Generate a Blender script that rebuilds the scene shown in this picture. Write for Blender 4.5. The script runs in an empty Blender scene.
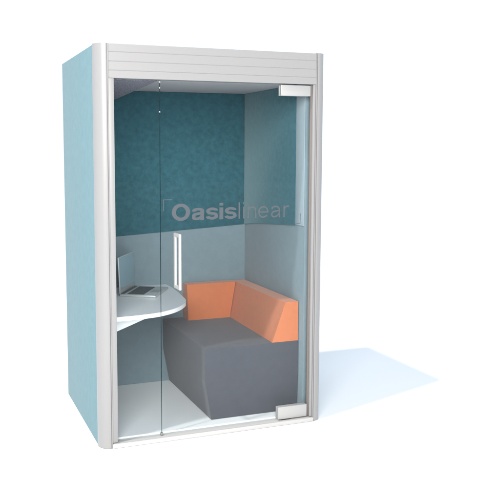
import bpy, bmesh, math, random
from mathutils import Vector, Matrix

random.seed(4)
scene = bpy.context.scene
COL = scene.collection

# ------------------------------------------------------------------ sizes (metres)
W, D, H = 1.374, 1.023, 2.2       # booth outside
R = 0.071                         # quarter-round of the front posts
WT = 0.10                         # wall thickness
IL, IR = WT, W - WT               # inner faces of the side walls
IB = 0.982                        # inner face of the back wall
FZ = 0.036                        # booth floor
CZ = 2.034                        # booth ceiling
OPT = 2.02                        # top of the glazed opening
GY0, GY1 = 0.026, 0.034           # glass


# ------------------------------------------------------------------ materials
def new_mat(name):
    m = bpy.data.materials.new(name)
    m.use_nodes = True
    nt = m.node_tree
    b = nt.nodes['Principled BSDF']
    return m, nt, b


def plain(name, col, rough=0.5, metal=0.0, spec=0.5, bump=0.0, scale=400, var=0.0):
    m, nt, b = new_mat(name)
    b.inputs['Base Color'].default_value = (*col, 1)
    b.inputs['Roughness'].default_value = rough
    b.inputs['Metallic'].default_value = metal
    b.inputs['Specular IOR Level'].default_value = spec
    if bump or var:
        tc = nt.nodes.new('ShaderNodeTexCoord')
        nz = nt.nodes.new('ShaderNodeTexNoise')
        nz.inputs['Scale'].default_value = scale
        nz.inputs['Detail'].default_value = 3
        nt.links.new(tc.outputs['Object'], nz.inputs['Vector'])
        if bump:
            bp = nt.nodes.new('ShaderNodeBump')
            bp.inputs['Strength'].default_value = bump
            bp.inputs['Distance'].default_value = 0.001
            nt.links.new(nz.outputs['Fac'], bp.inputs['Height'])
            nt.links.new(bp.outputs['Normal'], b.inputs['Normal'])
        if var:
            mr = nt.nodes.new('ShaderNodeMapRange')
            mr.inputs['To Min'].default_value = rough - var
            mr.inputs['To Max'].default_value = rough + var
            nt.links.new(nz.outputs['Fac'], mr.inputs['Value'])
            nt.links.new(mr.outputs['Result'], b.inputs['Roughness'])
    return m


def fabric(name, col, mottle=0.18, blotch=24.0, weave=260, sheen=0.15, bump=0.05, tint=(1, 1, 1)):
    """woven wool felt: large soft mottling plus a fine weave"""
    m, nt, b = new_mat(name)
    N, L = nt.nodes, nt.links
    tc = N.new('ShaderNodeTexCoord')
    n1 = N.new('ShaderNodeTexNoise')
    n1.inputs['Scale'].default_value = blotch
    n1.inputs['Detail'].default_value = 5
    n1.inputs['Roughness'].default_value = 0.6
    n2 = N.new('ShaderNodeTexNoise')
    n2.inputs['Scale'].default_value = 110
    n2.inputs['Detail'].default_value = 3
    n3 = N.new('ShaderNodeTexNoise')
    n3.inputs['Scale'].default_value = weave
    n3.inputs['Detail'].default_value = 2
    for n in (n1, n2, n3):
        L.new(tc.outputs['Object'], n.inputs['Vector'])
    a = N.new('ShaderNodeMath'); a.operation = 'MULTIPLY_ADD'
    L.new(n2.outputs['Fac'], a.inputs[0]); a.inputs[1].default_value = 0.35
    L.new(n1.outputs['Fac'], a.inputs[2])
    mr = N.new('ShaderNodeMapRange')
    mr.inputs['From Min'].default_value = 0.45
    mr.inputs['From Max'].default_value = 0.90
    mr.inputs['To Min'].default_value = 1 - mottle
    mr.inputs['To Max'].default_value = 1 + mottle
    L.new(a.outputs[0], mr.inputs['Value'])
    mx = N.new('ShaderNodeVectorMath'); mx.operation = 'SCALE'
    mx.inputs[0].default_value = col
    L.new(mr.outputs['Result'], mx.inputs['Scale'])
    L.new(mx.outputs['Vector'], b.inputs['Base Color'])
    b.inputs['Roughness'].default_value = 0.95
    b.inputs['Specular IOR Level'].default_value = 0.15
    b.inputs['Sheen Weight'].default_value = sheen
    b.inputs['Sheen Tint'].default_value = (*tint, 1)
    bp = N.new('ShaderNodeBump')
    bp.inputs['Strength'].default_value = bump
    bp.inputs['Distance'].default_value = 0.0012
    ad = N.new('ShaderNodeMath'); ad.operation = 'ADD'
    L.new(n3.outputs['Fac'], ad.inputs[0]); ad.inputs[1].default_value = 0
    L.new(ad.outputs[0], bp.inputs['Height'])
    L.new(bp.outputs['Normal'], b.inputs['Normal'])
    return m


def speckled_felt(name):
    m, nt, b = new_mat(name)
    N, L = nt.nodes, nt.links
    tc = N.new('ShaderNodeTexCoord')
    n = N.new('ShaderNodeTexNoise')
    n.inputs['Scale'].default_value = 170
    n.inputs['Detail'].default_value = 4
    n.inputs['Roughness'].default_value = 0.7
    L.new(tc.outputs['Object'], n.inputs['Vector'])
    r = N.new('ShaderNodeValToRGB')
    r.color_ramp.elements[0].position = 0.38
    r.color_ramp.elements[0].color = (0.10, 0.10, 0.125, 1)
    r.color_ramp.elements[1].position = 0.66
    r.color_ramp.elements[1].color = (0.42, 0.40, 0.46, 1)
    L.new(n.outputs['Fac'], r.inputs['Fac'])
    L.new(r.outputs['Color'], b.inputs['Base Color'])
    b.inputs['Roughness'].default_value = 1.0
    b.inputs['Specular IOR Level'].default_value = 0.1
    return m


def glass(name, tint):
    """clear pane: straight transmission plus a Fresnel reflection on the outward faces"""
    m, nt, b = new_mat(name)
    N, L = nt.nodes, nt.links
    N.remove(b)
    out = N['Material Output']
    tr = N.new('ShaderNodeBsdfTransparent'); tr.inputs['Color'].default_value = (*tint, 1)
    gl = N.new('ShaderNodeBsdfGlossy'); gl.inputs['Roughness'].default_value = 0.0
    fr = N.new('ShaderNodeFresnel'); fr.inputs['IOR'].default_value = 1.22
    ge = N.new('ShaderNodeNewGeometry')
    s = N.new('ShaderNodeMath'); s.operation = 'SUBTRACT'; s.inputs[0].default_value = 1
    L.new(ge.outputs['Backfacing'], s.inputs[1])
    mu = N.new('ShaderNodeMath'); mu.operation = 'MULTIPLY'
    L.new(fr.outputs['Fac'], mu.inputs[0]); L.new(s.outputs[0], mu.inputs[1])
    mx = N.new('ShaderNodeMixShader')
    L.new(mu.outputs[0], mx.inputs['Fac'])
    L.new(tr.outputs[0], mx.inputs[1]); L.new(gl.outputs[0], mx.inputs[2])
    L.new(mx.outputs[0], out.inputs['Surface'])
    return m


M = {
    'post': plain('painted_aluminium', (0.252, 0.249, 0.248), 0.34, 0.0, 0.5, 0.04, 900, 0.04),
    'outer': fabric('pale_blue_fabric', (0.122, 0.226, 0.255), 0.07, 20, sheen=0.1),
    'lining': fabric('grey_blue_fabric', (0.190, 0.248, 0.278), 0.05, 24, sheen=0.25),
    'teal': fabric('teal_fabric', (0.034, 0.106, 0.133), 0.20, 30, sheen=0.50, tint=(0.60, 0.82, 0.86)),
    'strip': fabric('pale_grey_blue_fabric', (0.33, 0.40, 0.44), 0.04, 24),
    'felt': speckled_felt('speckled_grey_felt'),
    'ceiling': plain('ceiling_board', (0.45, 0.44, 0.455), 0.8, 0, 0.3, 0.1, 300),
    'floor': plain('pale_floor_vinyl', (0.80, 0.805, 0.81), 0.35, 0, 0.4, 0.05, 60, 0.06),
    'white': plain('white_laminate', (0.74, 0.75, 0.76), 0.38, 0, 0.5, 0.03, 500),
    'handle': plain('white_powder_coat', (0.43, 0.425, 0.42), 0.35, 0, 0.5, 0.05, 900),
    'steel': plain('satin_steel', (0.36, 0.36, 0.355), 0.38, 0.2, 0.5, 0.05, 700, 0.05),
    'gap_shade': plain('gap_shade_grey', (0.16, 0.145, 0.135), 0.7),
    'dark': plain('dark_gap', (0.03, 0.03, 0.032), 0.7),
    'bench': fabric('charcoal_wool', (0.081, 0.084, 0.099), 0.05, 24, sheen=0.2, bump=0.05),
    'orange': fabric('orange_wool', (0.53, 0.180, 0.088), 0.04, 24, sheen=0.25, bump=0.05),
    'alu': plain('laptop_aluminium', (0.58, 0.60, 0.61), 0.32, 0.5, 0.5, 0.02, 900),
    'keys': plain('laptop_keys', (0.07, 0.075, 0.08), 0.55),
    'screen': plain('laptop_screen', (0.27, 0.40, 0.46), 0.12, 0, 0.5),
    'vinyl': plain('grey_lettering_vinyl', (0.066, 0.077, 0.088), 0.6, 0, 0.3),
    'clip': plain('chrome_clip', (0.28, 0.28, 0.28), 0.3, 0.6),
    'roof': plain('roof_board', (0.5, 0.5, 0.5), 0.7),
    'ground': plain('white_studio_floor', (0.90, 0.895, 0.89), 0.6, 0, 0.25),
    'glass': glass('clear_glass', (0.955, 0.972, 0.975)),
    'edge': plain('glass_edge', (0.03, 0.075, 0.085), 0.15, 0, 0.5),
}


# ------------------------------------------------------------------ builders
def link(name, bm, mat, parent=None, smooth=False, mats=None):
    bmesh.ops.recalc_face_normals(bm, faces=bm.faces[:])
    me = bpy.data.meshes.new(name)
    bm.to_mesh(me); bm.free()
    o = bpy.data.objects.new(name, me)
    COL.objects.link(o)
    for m in (mats or [mat]):
        me.materials.append(m)
    if smooth:
        for p in me.polygons:
            p.use_smooth = True
        me.set_sharp_from_angle(angle=math.radians(32))
    if parent:
        o.parent = parent
    return o


def box(bm, x0, x1, y0, y1, z0, z1, bev=0.0, seg=2, mi=0):
    r = bmesh.ops.create_cube(bm, size=1)
    vs = r['verts']
    for v in vs:
        v.co = Vector((x0 + (v.co.x + .5) * (x1 - x0), y0 + (v.co.y + .5) * (y1 - y0), z0 + (v.co.z + .5) * (z1 - z0)))
    if mi:
        for f in {f for v in vs for f in v.link_faces}:
            f.material_index = mi
    if bev:
        es = list({e for v in vs for e in v.link_edges})
        bmesh.ops.bevel(bm, geom=es, offset=bev, segments=seg, profile=0.5, affect='EDGES')
    return bm


def prism(bm, pts, axis, a0, a1, bev=0.0, seg=2):
    """closed polygon pts swept along an axis (0 x, 1 y, 2 z)"""
    def P(p, a):
        return (a, p[0], p[1]) if axis == 0 else (p[0], a, p[1]) if axis == 1 else (p[0], p[1], a)
    lo = [bm.verts.new(P(p, a0)) for p in pts]
    hi = [bm.verts.new(P(p, a1)) for p in pts]
    n = len(pts)
    bm.faces.new(lo); bm.faces.new(hi[::-1])
    for i in range(n):
        bm.faces.new((lo[i], lo[(i + 1) % n], hi[(i + 1) % n], hi[i]))
    if bev:
        es = list({e for v in lo + hi for e in v.link_edges})
        bmesh.ops.bevel(bm, geom=es, offset=bev, segments=seg, profile=0.5, affect='EDGES')
    return bm


def loft(bm, rings, bev=0.0, seg=3):
    V = [[bm.verts.new(p) for p in r] for r in rings]
    n = len(V[0])
    bm.faces.new(V[0]); bm.faces.new(V[-1][::-1])
    for a, b in zip(V, V[1:]):
        for i in range(n):
            bm.faces.new((a[i], a[(i + 1) % n], b[(i + 1) % n], b[i]))
    if bev:
        es = [e for e in {e for r in V for v in r for e in v.link_edges}
              if e.calc_face_angle(0) > 0.35 or len(e.link_faces) < 2]
        bmesh.ops.bevel(bm, geom=es, offset=bev, segments=seg, profile=0.5, affect='EDGES')
    return bm


def empty(name, loc, label, cat, group=None):
    o = bpy.data.objects.new(name, None)
    COL.objects.link(o)
    o.empty_display_size = 0.1
    o.location = loc
    o['label'] = label; o['category'] = cat
    if group:
        o['group'] = group
    return o


def NB():
    return bmesh.new()


def smooth_curve(p, n=8):
    out = []
    for i in range(len(p) - 1):
        p0 = p[max(i - 1, 0)]; p1 = p[i]; p2 = p[i + 1]; p3 = p[min(i + 2, len(p) - 1)]
        for k in range(n):
            t = k / n
            out.append(tuple(0.5 * ((2 * b) + (-a + c) * t + (2 * a - 5 * b + 4 * c - d) * t * t + (-a + 3 * b - 3 * c + d) * t ** 3)
                             for a, b, c, d in zip(p0, p1, p2, p3)))
    out.append(p[-1])
    return out


# ------------------------------------------------------------------ setting
bm = NB()
bmesh.ops.create_circle(bm, cap_ends=True, segments=128, radius=36)
g = link('ground', bm, M['ground'])
g['kind'] = 'structure'
g['label'] = 'plain white studio floor under the booth'

# ------------------------------------------------------------------ the booth
pod = empty('office_pod', (0, 0, 0),
            'pale blue upholstered one person work booth with white rounded posts and a full glass front', 'office booth')

# side walls: outside fabric boards
for s in (0, 1):
    x0, x1 = (0.002, 0.050) if s == 0 else (W - 0.050, W - 0.002)
    bm = NB(); box(bm, x0, x1, R + 0.001, D, 0.004, H - 0.003, 0.004, 3)
    link('side_panel', bm, M['outer'], pod, True)
bm = NB(); box(bm, 0.051, W - 0.051, D - 0.030, D - 0.001, 0.004, H - 0.004, 0.003)
link('back_panel', bm, M['outer'], pod, True)
bm = NB(); box(bm, 0.051, W - 0.051, 0.061, D - 0.031, CZ + 0.02, H - 0.006)
link('roof', bm, M['roof'], pod)


# front posts: quarter-round aluminium extrusion with a shadow groove
def post_profile():
    pts = []
    for i in range(25):
        a = math.radians(180 + 90 * i / 24)
        pts.append((R - 0.010 + (R - 0.010) * math.cos(a), R + R * math.sin(a)))
    pts[0] = (0.0, R)
    e = R - 0.010
    pts += [(e + 0.0012, 0.0004), (e + 0.0015, 0.007), (e + 0.0050, 0.007), (e + 0.0053, 0.0008),
            (R, 0.0008), (R, R)]
    return pts


for s in (0, 1):
    pp = post_profile()
    if s:
        pp = [(W - x, y) for x, y in pp]
    bm = NB(); prism(bm, pp, 2, 0.003, H)
    p = link('corner_post', bm, M['post'], pod, True)
    # narrow jamb lining the glass opening
    j0, j1 = (R + 0.0012, IL + 0.001) if s == 0 else (IR - 0.001, W - R - 0.0012)
    bm = NB(); box(bm, j0 if s == 0 else j0 + 0.013, j1 if s else j1 - 0.0, 0.004, 0.022 if s else 0.060, 0.031, OPT - 0.001, 0.0015)
    link('door_jamb', bm, M['post'], pod, True)

# dark strip, its colour standing in for shade in the door's hinge-side gap
bm = NB(); box(bm, IR + .004, IR + .020, 0.0225, 0.036, 0.03, OPT - .002, 0.001)
link('door_gap_shade', bm, M['gap_shade'], pod, True)

# header: fascia of four slats with fine grooves
hz = [OPT, 2.060, 2.107, 2.156, H - 0.001]
pts = []
for i in range(4):
    a, b = hz[i], hz[i + 1]
    pts += [(0.0030, a + (0.0022 if i else 0.0)), (0.0018, a + 0.0045), (0.0018, b - 0.0025), (0.0024, b - 0.0012)]
    if i < 3:
        pts += [(0.0042, b - 0.0006), (0.0042, b + 0.0008)]
pts += [(0.060, H - 0.001), (0.060, OPT)]
bm = NB(); prism(bm, pts, 0, R + 0.0012, W - R - 0.0012)
link('header', bm, M['post'], pod)

# threshold rail
bm = NB(); box(bm, R - 0.004, W - R + 0.004, -0.008, 0.0, 0.002, 0.026, 0.002)
box(bm, R + 0.0012, W - R - 0.0012, 0.0006, 0.060, 0.003, 0.0265, 0.0)
link('threshold', bm, M['handle'], pod, True)

# inside: floor, lining, ceiling
bm = NB(); box(bm, IL + 0.0005, IR - 0.0005, 0.0605, IB - 0.0005, 0.004, FZ)
link('floor_panel', bm, M['floor'], pod)
bm = NB(); box(bm, IL + 0.0005, IR - 0.0005, 0.0605, IB - 0.0005, CZ, CZ + 0.018)
link('ceiling_panel', bm, M['ceiling'], pod)
for s in (0, 1):
    x0, x1 = (0.051, IL) if s == 0 else (IR, W - 0.051)
    bm = NB(); box(bm, x0, x1, R + 0.001, IB, 0.006, CZ + 0.019, 0.003)
    link('side_lining', bm, M['lining'], pod, True)
bm = NB(); box(bm, 0.0515, W - 0.0515, IB + 0.0005, D - 0.0305, 0.006, CZ + 0.019)
link('back_lining', bm, M['lining'], pod)

# deep teal upholstery on the upper walls, its lower edge climbing slightly
TK = 0.007
zl, zc, zf = 1.052, 1.118, 1.180
bm = NB(); prism(bm, [(IL + .0085, zl), (IR - .0085, zc), (IR - .0085, CZ - .001), (IL + .0085, CZ - .001)], 1, IB - TK, IB - .0002, 0.002)
link('upper_wall_pad', bm, M['teal'], pod, True)
for s in (0, 1):
    x0, x1 = (IL + .0003, IL + TK) if s == 0 else (IR - TK, IR - .0003)
    zz = (zl, zl) if s == 0 else (zf, zc)
    mid = [(0.68, 1.150)] if s else []
    bm = NB(); prism(bm, [(0.188, zz[0])] + mid + [(IB - .0005, zz[1]), (IB - .0005, CZ - .001), (0.188, CZ - .001)], 0, x0, x1, 0.002)
    link('upper_wall_pad', bm, M['teal'], pod, True)

# pale fabric strip finishing the front of the right side lining
bm = NB(); box(bm, IR - .004, IR - .0003, R + .006, 0.1872, zf + .006, CZ - .001, 0.001)
link('front_strip', bm, M['strip'], pod, True)

# speckled felt acoustic wedge under the left of the ceiling
bm = NB()
loft(bm, [[(IL + .008, 0.075, CZ - .0005), (0.362, 0.075, CZ - .0005), (0.362, 0.075, 2.018), (IL + .008, 0.075, 2.018)],
          [(IL + .008, 0.965, CZ - .0005), (0.336, 0.965, CZ - .0005), (0.336, 0.965, 1.974), (IL + .008, 0.965, 1.974)]])
link('acoustic_wedge', bm, M['felt'], pod)

# fixed pane
DX0, DX1 = 0.361, 1.268


def pane(name, x0, x1, z0, z1, parent):
    bm = NB()
    box(bm, x0, x1, GY0, GY1, z0, z1)
    for f in bm.faces:
        if abs(f.normal.x) > 0.9 and x0 < 0.5:
            c = f.calc_center_median().x
            if 0.3 < c < 0.4:
                f.material_index = 1
    return link(name, bm, None, parent, mats=[M['glass'], M['edge']])


fixed = pane('fixed_pane', IL + .0015, 0.3585, 0.0275, OPT - .003, pod)
for cx, cz, ww, hh in ((0.359, 2.008, .011, .011), (0.359, 1.977, .007, .010), (0.359, 1.848, .007, .009), (0.359, 0.036, .014, .014)):
    bm = NB(); box(bm, cx - ww / 2, cx + ww / 2, GY0 - .004, GY1 + .004, cz - hh / 2, cz + hh / 2, 0.002)
    link('glass_clip', bm, M['clip'], fixed, True)

# door
door = pane('glass_door', DX0, DX1, 0.034, OPT - .008, pod)
# square ring handle standing out at right angles to the glass
bm = NB()
hy0, hy1, hz0, hz1, bw = -0.078, GY0 - .0002, 0.875, 1.184, 0.020
hx0, hx1 = 0.434, 0.446
o_ = [(hy0, hz0), (hy1, hz0), (hy1, hz1), (hy0, hz1)]
i_ = [(hy0 + bw, hz0 + bw), (hy1 - bw - .004, hz0 + bw), (hy1 - bw - .004, hz1 - bw), (hy0 + bw, hz1 - bw)]
rings = []
for x in (hx0, hx1):
    rings.append(([bm.verts.new((x, *p)) for p in o_], [bm.verts.new((x, *p)) for p in i_]))
for k in range(4):
    n = (k + 1) % 4
    (oa, ia), (ob, ib) = rings
    bm.faces.new((oa[k], oa[n], ia[n], ia[k])); bm.faces.new((ob[k], ib[k], ib[n], ob[n]))
    bm.faces.new((oa[k], ob[k], ob[n], oa[n])); bm.faces.new((ia[k], ia[n], ib[n], ib[k]))
bmesh.ops.bevel(bm, geom=bm.edges[:], offset=0.0018, segments=2, profile=0.5, affect='EDGES')
link('handle', bm, M['handle'], door, True)

# patch hinges
bm = NB()
box(bm, 1.081, 1.271, GY0 - .016, GY0 - .0002, 1.952, 2.013, 0.002)
box(bm, 1.081, 1.271, GY1 + .0002, GY1 + .014, 1.952, 2.013, 0.002)
link('hinge', bm, M['steel'], door, True)
bm = NB()
box(bm, 1.081, 1.271, GY0 - .016, GY0 - .0002, 0.034, 0.108, 0.002)
box(bm, 1.081, 1.271, GY1 + .0002, GY1 + .014, 0.0375, 0.108, 0.002)
link('hinge', bm, M['steel'], door, True)
bm = NB(); box(bm, 1.105, 1.165, GY0 - .012, GY1 + .010, 0.0268, 0.0338)
link('floor_pivot', bm, M['dark'], door)


# lettering on the door: strokes of even width, a heavy "Oasis" and a light "linear"
VY0, VY1 = GY0 - .0008, GY0 - .0003


def arc(cx, cy, rx, ry, a0, a1, n=18):
    return [(cx + rx * math.cos(math.radians(a0 + (a1 - a0) * i / n)), cy + ry * math.sin(math.radians(a0 + (a1 - a0) * i / n)))
            for i in range(n + 1)]


def ribbon(bm, path, wx, wy, ox, oz, closed=False, y0=VY0):
    """flat stroke along a path (in metres); wx, wy its width where it runs upright / level"""
    n = len(path)
    L_, R_ = [], []

    def at(i):
        return path[i % n] if closed else path[min(max(i, 0), n - 1)]
    for i in range(n):
        p, q, c = at(i - 1), at(i + 1), path[i]
        dx, dy = q[0] - p[0], q[1] - p[1]
        d = math.hypot(dx, dy) or 1
        nx, ny = -dy / d, dx / d
        h = math.hypot(nx * wx, ny * wy) / 2
        # the inner side of a tight bend may not reach past the bend's centre
        p, q = at(i - 2), at(i + 2)
        ax, ay, bx, by = c[0] - p[0], c[1] - p[1], q[0] - c[0], q[1] - c[1]
        cr = ax * by - ay * bx
        la, lb, lc = math.hypot(ax, ay), math.hypot(bx, by), math.hypot(q[0] - p[0], q[1] - p[1])
        rad = la * lb * lc / (2 * abs(cr)) if abs(cr) > 1e-12 else 9
        lim = min(h, 0.92 * rad)
        hl, hr = (lim, h) if cr > 0 else (h, lim)
        L_.append((c[0] + nx * hl, c[1] + ny * hl)); R_.append((c[0] - nx * hr, c[1] - ny * hr))
    vs = []
    for y in (y0, y0 + 0.0005):
        vs.append([[bm.verts.new((ox + p[0], y + 3e-6 * k, oz + p[1])) for k, p in enumerate(side)] for side in (L_, R_)])
    m = n if closed else n - 1
    (la, ra), (lb, rb) = vs
    for i in range(m):
        j = (i + 1) % n
        bm.faces.new((la[i], la[j], ra[j], ra[i])); bm.faces.new((lb[i], rb[i], rb[j], lb[j]))
        bm.faces.new((la[i], lb[i], lb[j], la[j])); bm.faces.new((ra[i], ra[j], rb[j], rb[i]))
    if not closed:
        for i in (0, n - 1):
            bm.faces.new((la[i], ra[i], rb[i], lb[i]))


XH, CAP = 0.0690, 0.0935           # x-height and capital height


def g_s(bm, x, z, w, hgt, t, tv):
    cx = w / 2
    k = tv / 2
    top, bot, mid = hgt - k, k, hgt * 0.515
    P = [(w - t * .55, hgt * .735), (w * .80, top - hgt * .075), (cx, top), (w * .20 + t * .1, top - hgt * .085), (t * .55, hgt * .70),
         (w * .26, mid + hgt * .045), (cx, mid), (w * .76, mid - hgt * .055), (w - t * .48, hgt * .285),
         (w * .80, bot + hgt * .085), (cx, bot), (w * .19, bot + hgt * .08), (t * .45, hgt * .285)]
    ribbon(bm, smooth_curve(P, 5), t, tv, x, z)


def g_a(bm, x, z, w, hgt, t, tv):
    k = tv / 2
    # shoulder and stem
    P = [(t * .58, hgt * .70), (w * .20, hgt - k - hgt * .07), (w * .48, hgt - k), (w * .76, hgt - k - hgt * .07), (w - t * .72, hgt * .70),
         (w - t * .72, hgt * .42), (w - t * .72, hgt * .16), (w - t * .70, 0.0)]
    ribbon(bm, smooth_curve(P, 5), t, tv, x, z)
    # bowl
    Q = [(w - t * .8, hgt * .565), (w * .50, hgt * .525), (w * .20, hgt * .44), (t * .5, hgt * .27), (w * .18, k + hgt * .035), (w * .40, k),
         (w * .62, k + hgt * .07), (w - t * .8, hgt * .30)]
    ribbon(bm, smooth_curve(Q, 5), t * .96, tv, x, z, y0=VY0 + 0.00012)


def letter(fn):
    bm = NB(); fn(bm)
    return link('lettering', bm, M['vinyl'], door)


def bar(bm, x0, x1, z0, z1):
    box(bm, x0, x1, VY0, VY0 + .0005, z0, z1)


Z0 = 1.2495
T, TV = 0.0245, 0.0185
letter(lambda bm: ribbon(bm, arc(0.4785, Z0 + CAP / 2, 0.0535 - T / 2, CAP / 2 + .0015 - TV / 2, 0, 352.5, 47), T, TV, 0, 0, True))
letter(lambda bm: g_a(bm, 0.5425, Z0, 0.078, XH, T * .92, TV * .80))
letter(lambda bm: g_s(bm, 0.6270, Z0, 0.073, XH, T * .92, TV * .80))
letter(lambda bm: (bar(bm, 0.7085, 0.7085 + T * .94, Z0, Z0 + XH - .001), bar(bm, 0.7085, 0.7085 + T * .94, Z0 + CAP - .015, Z0 + CAP)))
letter(lambda bm: g_s(bm, 0.7405, Z0, 0.073, XH, T * .92, TV * .80))
t = 0.0088
letter(lambda bm: bar(bm, 0.8260, 0.8260 + t, Z0, Z0 + CAP + .001))
letter(lambda bm: (bar(bm, 0.8540, 0.8540 + t, Z0, Z0 + XH - .001), bar(bm, 0.8540, 0.8540 + t, Z0 + CAP - .010, Z0 + CAP)))


def g_n(bm):
    bar(bm, 0.8820, 0.8820 + t, Z0, Z0 + XH)
    P = [(0.8864 + .001, Z0 + XH * .62)] + arc(0.9105, Z0 + XH * .66, 0.0225, XH * .34 - t / 2, 165, 0, 16) + [(0.9330, Z0)]
    ribbon(bm, P, t, t, 0, 0, y0=VY0 + .0001)


def g_e(bm):
    cx, cz, rx, rz = 0.9810, Z0 + XH / 2, 0.0285, XH / 2 - t / 2
    ribbon(bm, arc(cx, cz, rx, rz, 0, 322, 30), t, t, 0, 0)
    box(bm, cx - rx, cx + rx + t * .45, VY0 + .0001, VY0 + .0004, cz - t * .45, cz + t * .45)


def g_ar(bm):
    x, w, hgt = 1.0300, 0.058, XH
    P = [(t * .6, hgt * .72), (w * .20, hgt - t * .5 - hgt * .06), (w * .48, hgt - t / 2), (w * .78, hgt - t * .5 - hgt * .06), (w - t * .5, hgt * .70),
         (w - t * .5, hgt * .3), (w - t * .5, 0.0)]
    ribbon(bm, smooth_curve(P, 5), t, t, x, Z0)
    Q = [(w - t * .6, hgt * .58), (w * .50, hgt * .53), (w * .20, hgt * .45), (t * .5, hgt * .26), (w * .18, t * .5 + hgt * .04), (w * .40, t / 2),
         (w * .68, t / 2 + hgt * .08), (w - t * .6, hgt * .33)]
    ribbon(bm, smooth_curve(Q, 5), t, t, x, Z0, y0=VY0 + .0001)


def g_r(bm):
    bar(bm, 1.1100, 1.1100 + t, Z0, Z0 + XH)
    ribbon(bm, [(1.1150, Z0 + XH * .60)] + arc(1.1400, Z0 + XH * .62, 0.0235, XH * .38 - t / 2, 165, 72, 10), t, t, 0, 0, y0=VY0 + .0001)


for fn in (g_n, g_e, g_ar, g_r):
    letter(fn)
bm = NB()
yv0, yv1 = GY0 - .0008, GY0 - .0003
box(bm, 0.376, 0.428, yv0, yv1, 1.366, 1.3695); box(bm, 0.376, 0.3795, yv0, yv1, 1.305, 1.3659)
link('logo_corner_mark', bm, M['vinyl'], door)
bm = NB()
box(bm, 1.183, 1.2225, yv0, yv1, 1.2065, 1.210); box(bm, 1.219, 1.2225, yv0, yv1, 1.2101, 1.268)
link('logo_corner_mark', bm, M['vinyl'], door)

# ------------------------------------------------------------------ wall desk
TZ = 0.720
desk = empty('wall_desk', (IL, 0.5, 0.6), 'white wall mounted desk shelf with a rounded free end', 'desk')


def soften(o):
    m = o.modifiers.new('even_normals', 'WEIGHTED_NORMAL')
    m.keep_sharp = True; m.weight = 80


def local(o, root):
    """keep world placement while the root Empty sits at the thing's base"""
    o.matrix_parent_inverse = Matrix.Translation(root.location).inverted()


edge = smooth_curve([(IL + .0015, 0.066), (0.247, 0.078), (0.374, 0.108), (0.487, 0.178), (0.575, 0.280), (0.630, 0.392), (0.655, 0.545),
                     (0.672, 0.70), (0.682, 0.84), (0.684, IB - .002)])
outline = edge + [(IL + .0015, IB - .002)]
bm = NB(); prism(bm, outline, 2, TZ - 0.024, TZ)
rim = [e for e in bm.edges if abs(e.verts[0].co.z - e.verts[1].co.z) < 1e-6 and e.calc_face_angle(0) > 1.2]
bmesh.ops.bevel(bm, geom=rim, offset=0.003, segments=2, profile=0.5, affect='EDGES')
o = link('tabletop', bm, M['white'], desk, True); local(o, desk)
for y in (0.185, 0.80):
    bm = NB(); prism(bm, [(IL + .0015, 0.602), (IL + .03, 0.606), (0.325, 0.676), (0.325, TZ - .0245), (IL + .0015, TZ - .0245)], 1, y, y + 0.03, 0.002)
    o = link('bracket', bm, M['white'], desk, True); local(o, desk)

# ------------------------------------------------------------------ bench
bx1 = IR - 0.006
bench = empty('corner_bench', (0.97, 0.55, FZ), 'charcoal upholstered block bench with an orange L shaped backrest', 'bench')
SZ = 0.474
r_top = [(0.657, 0.126, SZ), (bx1, 0.126, SZ), (bx1, IB - .004, SZ + .004), (0.657, IB - .004, SZ + .004)]
r_mid = [(0.659, 0.126, 0.270), (bx1, 0.126, 0.270), (bx1, IB - .004, 0.270), (0.659, IB - .004, 0.270)]
r_bot = [(0.702, 0.140, FZ + .002), (bx1, 0.140, FZ + .002), (bx1, IB - .004, FZ + .002), (0.702, IB - .004, FZ + .002)]
bm = NB(); loft(bm, [r_top, r_mid, r_bot], 0.015, 5)
o = link('seat_block', bm, M['bench'], bench, True); local(o, bench); soften(o)
CT = 0.718
# right backrest, wedge section, running front to back
bm = NB()
loft(bm, [[(1.094, 0.128, SZ + .001), (bx1 - .001, 0.128, SZ + .001), (bx1 - .001, 0.128, CT), (1.180, 0.128, CT)],
          [(1.118, IB - .006, SZ + .005), (bx1 - .001, IB - .006, SZ + .005), (bx1 - .001, IB - .006, CT + .002), (1.172, IB - .006, CT + .002)]], 0.014, 5)
o = link('backrest', bm, M['orange'], bench, True); local(o, bench); soften(o)
bm = NB()
loft(bm, [[(0.808, 0.868, SZ + .003), (0.808, IB - .005, SZ + .004), (0.806, IB - .005, CT + .004), (0.806, 0.890, CT + .004)],
          [(1.114, 0.868, SZ + .003), (1.114, IB - .005, SZ + .004), (1.166, IB - .005, CT + .004), (1.166, 0.890, CT + .004)]], 0.014, 5)
o = link('backrest', bm, M['orange'], bench, True); local(o, bench); soften(o)

# ------------------------------------------------------------------ laptop (own space: x right of the user's left.., then turned)
lap = empty('laptop', (0.275, 0.650, TZ), 'slim silver open laptop with dark keyboard on the white desk', 'laptop')
lap.rotation_euler = (0, 0, math.radians(-32))
# local: hinge line along +y at x=0, deck towards +x
LD, LW = 0.235, 0.315
bm = NB(); box(bm, 0.0, LD, 0, LW, 0.0015, 0.0145, 0.003, 3)
link('laptop_base', bm, M['alu'], lap, True)
base = COL.objects['laptop_base'] if 'laptop_base' in COL.objects else None
bm = NB(); box(bm, 0.042, 0.150, 0.022, LW - .022, 0.0146, 0.0156)
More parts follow.
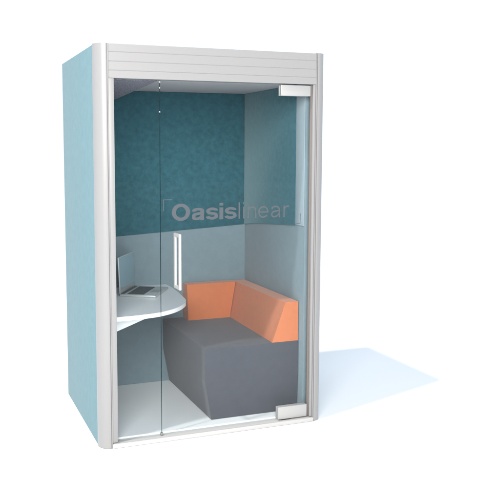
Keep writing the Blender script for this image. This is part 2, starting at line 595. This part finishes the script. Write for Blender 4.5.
# key caps: rows of small blocks
for r_ in range(5):
    for c_ in range(13):
        x = 0.0445 + r_ * 0.0208; y = 0.025 + c_ * 0.0205
        box(bm, x, x + 0.0178, y, y + 0.0175, 0.0157, 0.0168)
k = link('keyboard', bm, M['keys'], lap); k.parent = base
bm = NB(); box(bm, 0.166, 0.222, 0.105, 0.210, 0.0146, 0.0150)
k = link('trackpad', bm, M['steel'], lap); k.parent = base
bm = NB(); box(bm, 0.006, 0.024, 0.012, LW - .012, 0.0146, 0.0170, 0.0008)
k = link('hinge', bm, M['keys'], lap); k.parent = base
tilt = math.radians(2.5)
Mt = Matrix.Translation((0.004, 0, 0.017)) @ Matrix.Rotation(-tilt, 4, 'Y')
bm = NB(); box(bm, -0.007, 0.0, 0.0, LW, 0, 0.232, 0.0025, 3); bm.transform(Mt)
lid = link('laptop_lid', bm, M['alu'], lap, True)
bm = NB(); box(bm, 0.0002, 0.0010, 0.007, LW - .007, 0.030, 0.225); bm.transform(Mt)
k = link('display', bm, M['screen'], lid)

# ------------------------------------------------------------------ light
w = bpy.data.worlds.new('World')
scene.world = w
w.use_nodes = True
nt = w.node_tree
N, L = nt.nodes, nt.links
bg = N['Background']
tc = N.new('ShaderNodeTexCoord')


def dot_ramp(vec, stops):
    d = N.new('ShaderNodeVectorMath'); d.operation = 'DOT_PRODUCT'
    L.new(tc.outputs['Generated'], d.inputs[0]); d.inputs[1].default_value = vec
    mr = N.new('ShaderNodeMapRange'); mr.inputs['From Min'].default_value = -1; mr.inputs['From Max'].default_value = 1
    L.new(d.outputs['Value'], mr.inputs['Value'])
    r = N.new('ShaderNodeValToRGB'); r.color_ramp.interpolation = 'EASE'
    for i, (p, c) in enumerate(stops):
        e = r.color_ramp.elements[i] if i < 2 else r.color_ramp.elements.new(p)
        e.position = p; e.color = (*c, 1)
    L.new(mr.outputs['Result'], r.inputs['Fac'])
    return r


# white studio surround: open and slightly cool above and behind the booth, dimmer on the camera's side
front = Vector((-0.25, -1, 0)).normalized()
r = dot_ramp(front, [(0.35, (1.01, 1.12, 1.26)), (0.95, (0.52, 0.50, 0.49))])
top = dot_ramp((0, 0, 1), [(0.62, (1, 1, 1)), (0.95, (0.565, 0.67, 0.76))])
mm = N.new('ShaderNodeVectorMath'); mm.operation = 'MULTIPLY'
L.new(r.outputs['Color'], mm.inputs[0]); L.new(top.outputs['Color'], mm.inputs[1])
L.new(mm.outputs['Vector'], bg.inputs['Color'])
bg.inputs['Strength'].default_value = 1.0

to_light = Vector((-1.215, -0.385, 2.2)).normalized()
ld = bpy.data.lights.new('key_lamp', 'AREA')
ld.shape = 'DISK'; ld.size = 8.0
ld.energy = 330000; ld.color = (1.0, 0.97, 0.93)
lo = bpy.data.objects.new('key_lamp', ld)
COL.objects.link(lo)
lo.location = Vector((W / 2, D / 2, 1.0)) + to_light * 200
lo.rotation_euler = to_light.to_track_quat('Z', 'Y').to_euler()

# large softbox in front and to the left, the light that reaches into the booth
fl = bpy.data.lights.new('softbox', 'AREA')
fl.shape = 'RECTANGLE'; fl.size = 3.4; fl.size_y = 2.8
fl.energy = 500; fl.color = (1.0, 0.98, 0.96)
fo = bpy.data.objects.new('softbox', fl)
COL.objects.link(fo)
fo.location = (-1.3, -4.8, 3.0)
fo.rotation_euler = (fo.location - Vector((0.7, 0.4, 0.9))).to_track_quat('Z', 'Y').to_euler()

# ------------------------------------------------------------------ camera
yaw, pitch, roll, f = 0.3508, -0.0988, -0.0009, 754.83
fw = Vector((math.sin(yaw) * math.cos(pitch), math.cos(yaw) * math.cos(pitch), math.sin(pitch)))
rt = Vector((math.cos(yaw), -math.sin(yaw), 0)); up = rt.cross(fw)
c, s = math.cos(roll), math.sin(roll)
rt, up = c * rt + s * up, -s * rt + c * up
cam = bpy.data.cameras.new('camera')
co = bpy.data.objects.new('camera', cam)
COL.objects.link(co)
co.matrix_world = Matrix(((rt.x, up.x, -fw.x, -0.8372), (rt.y, up.y, -fw.y, -3.9552), (rt.z, up.z, -fw.z, 1.6351), (0, 0, 0, 1)))
cam.sensor_width = 36
cam.lens = f / 500 * 36
cam.shift_x = (250 - 204.742) / 500
cam.shift_y = -(250 - 225.955) / 500
cam.clip_end = 1000
cam.clip_start = 0.05
scene.camera = co

scene.render.engine = 'CYCLES'
scene.cycles.max_bounces = 14
scene.cycles.diffuse_bounces = 6
scene.cycles.transparent_max_bounces = 16
scene.cycles.use_denoising = True
scene.view_settings.view_transform = 'Standard'
scene.view_settings.look = 'None'
scene.view_settings.exposure = 0
scene.view_settings.gamma = 1
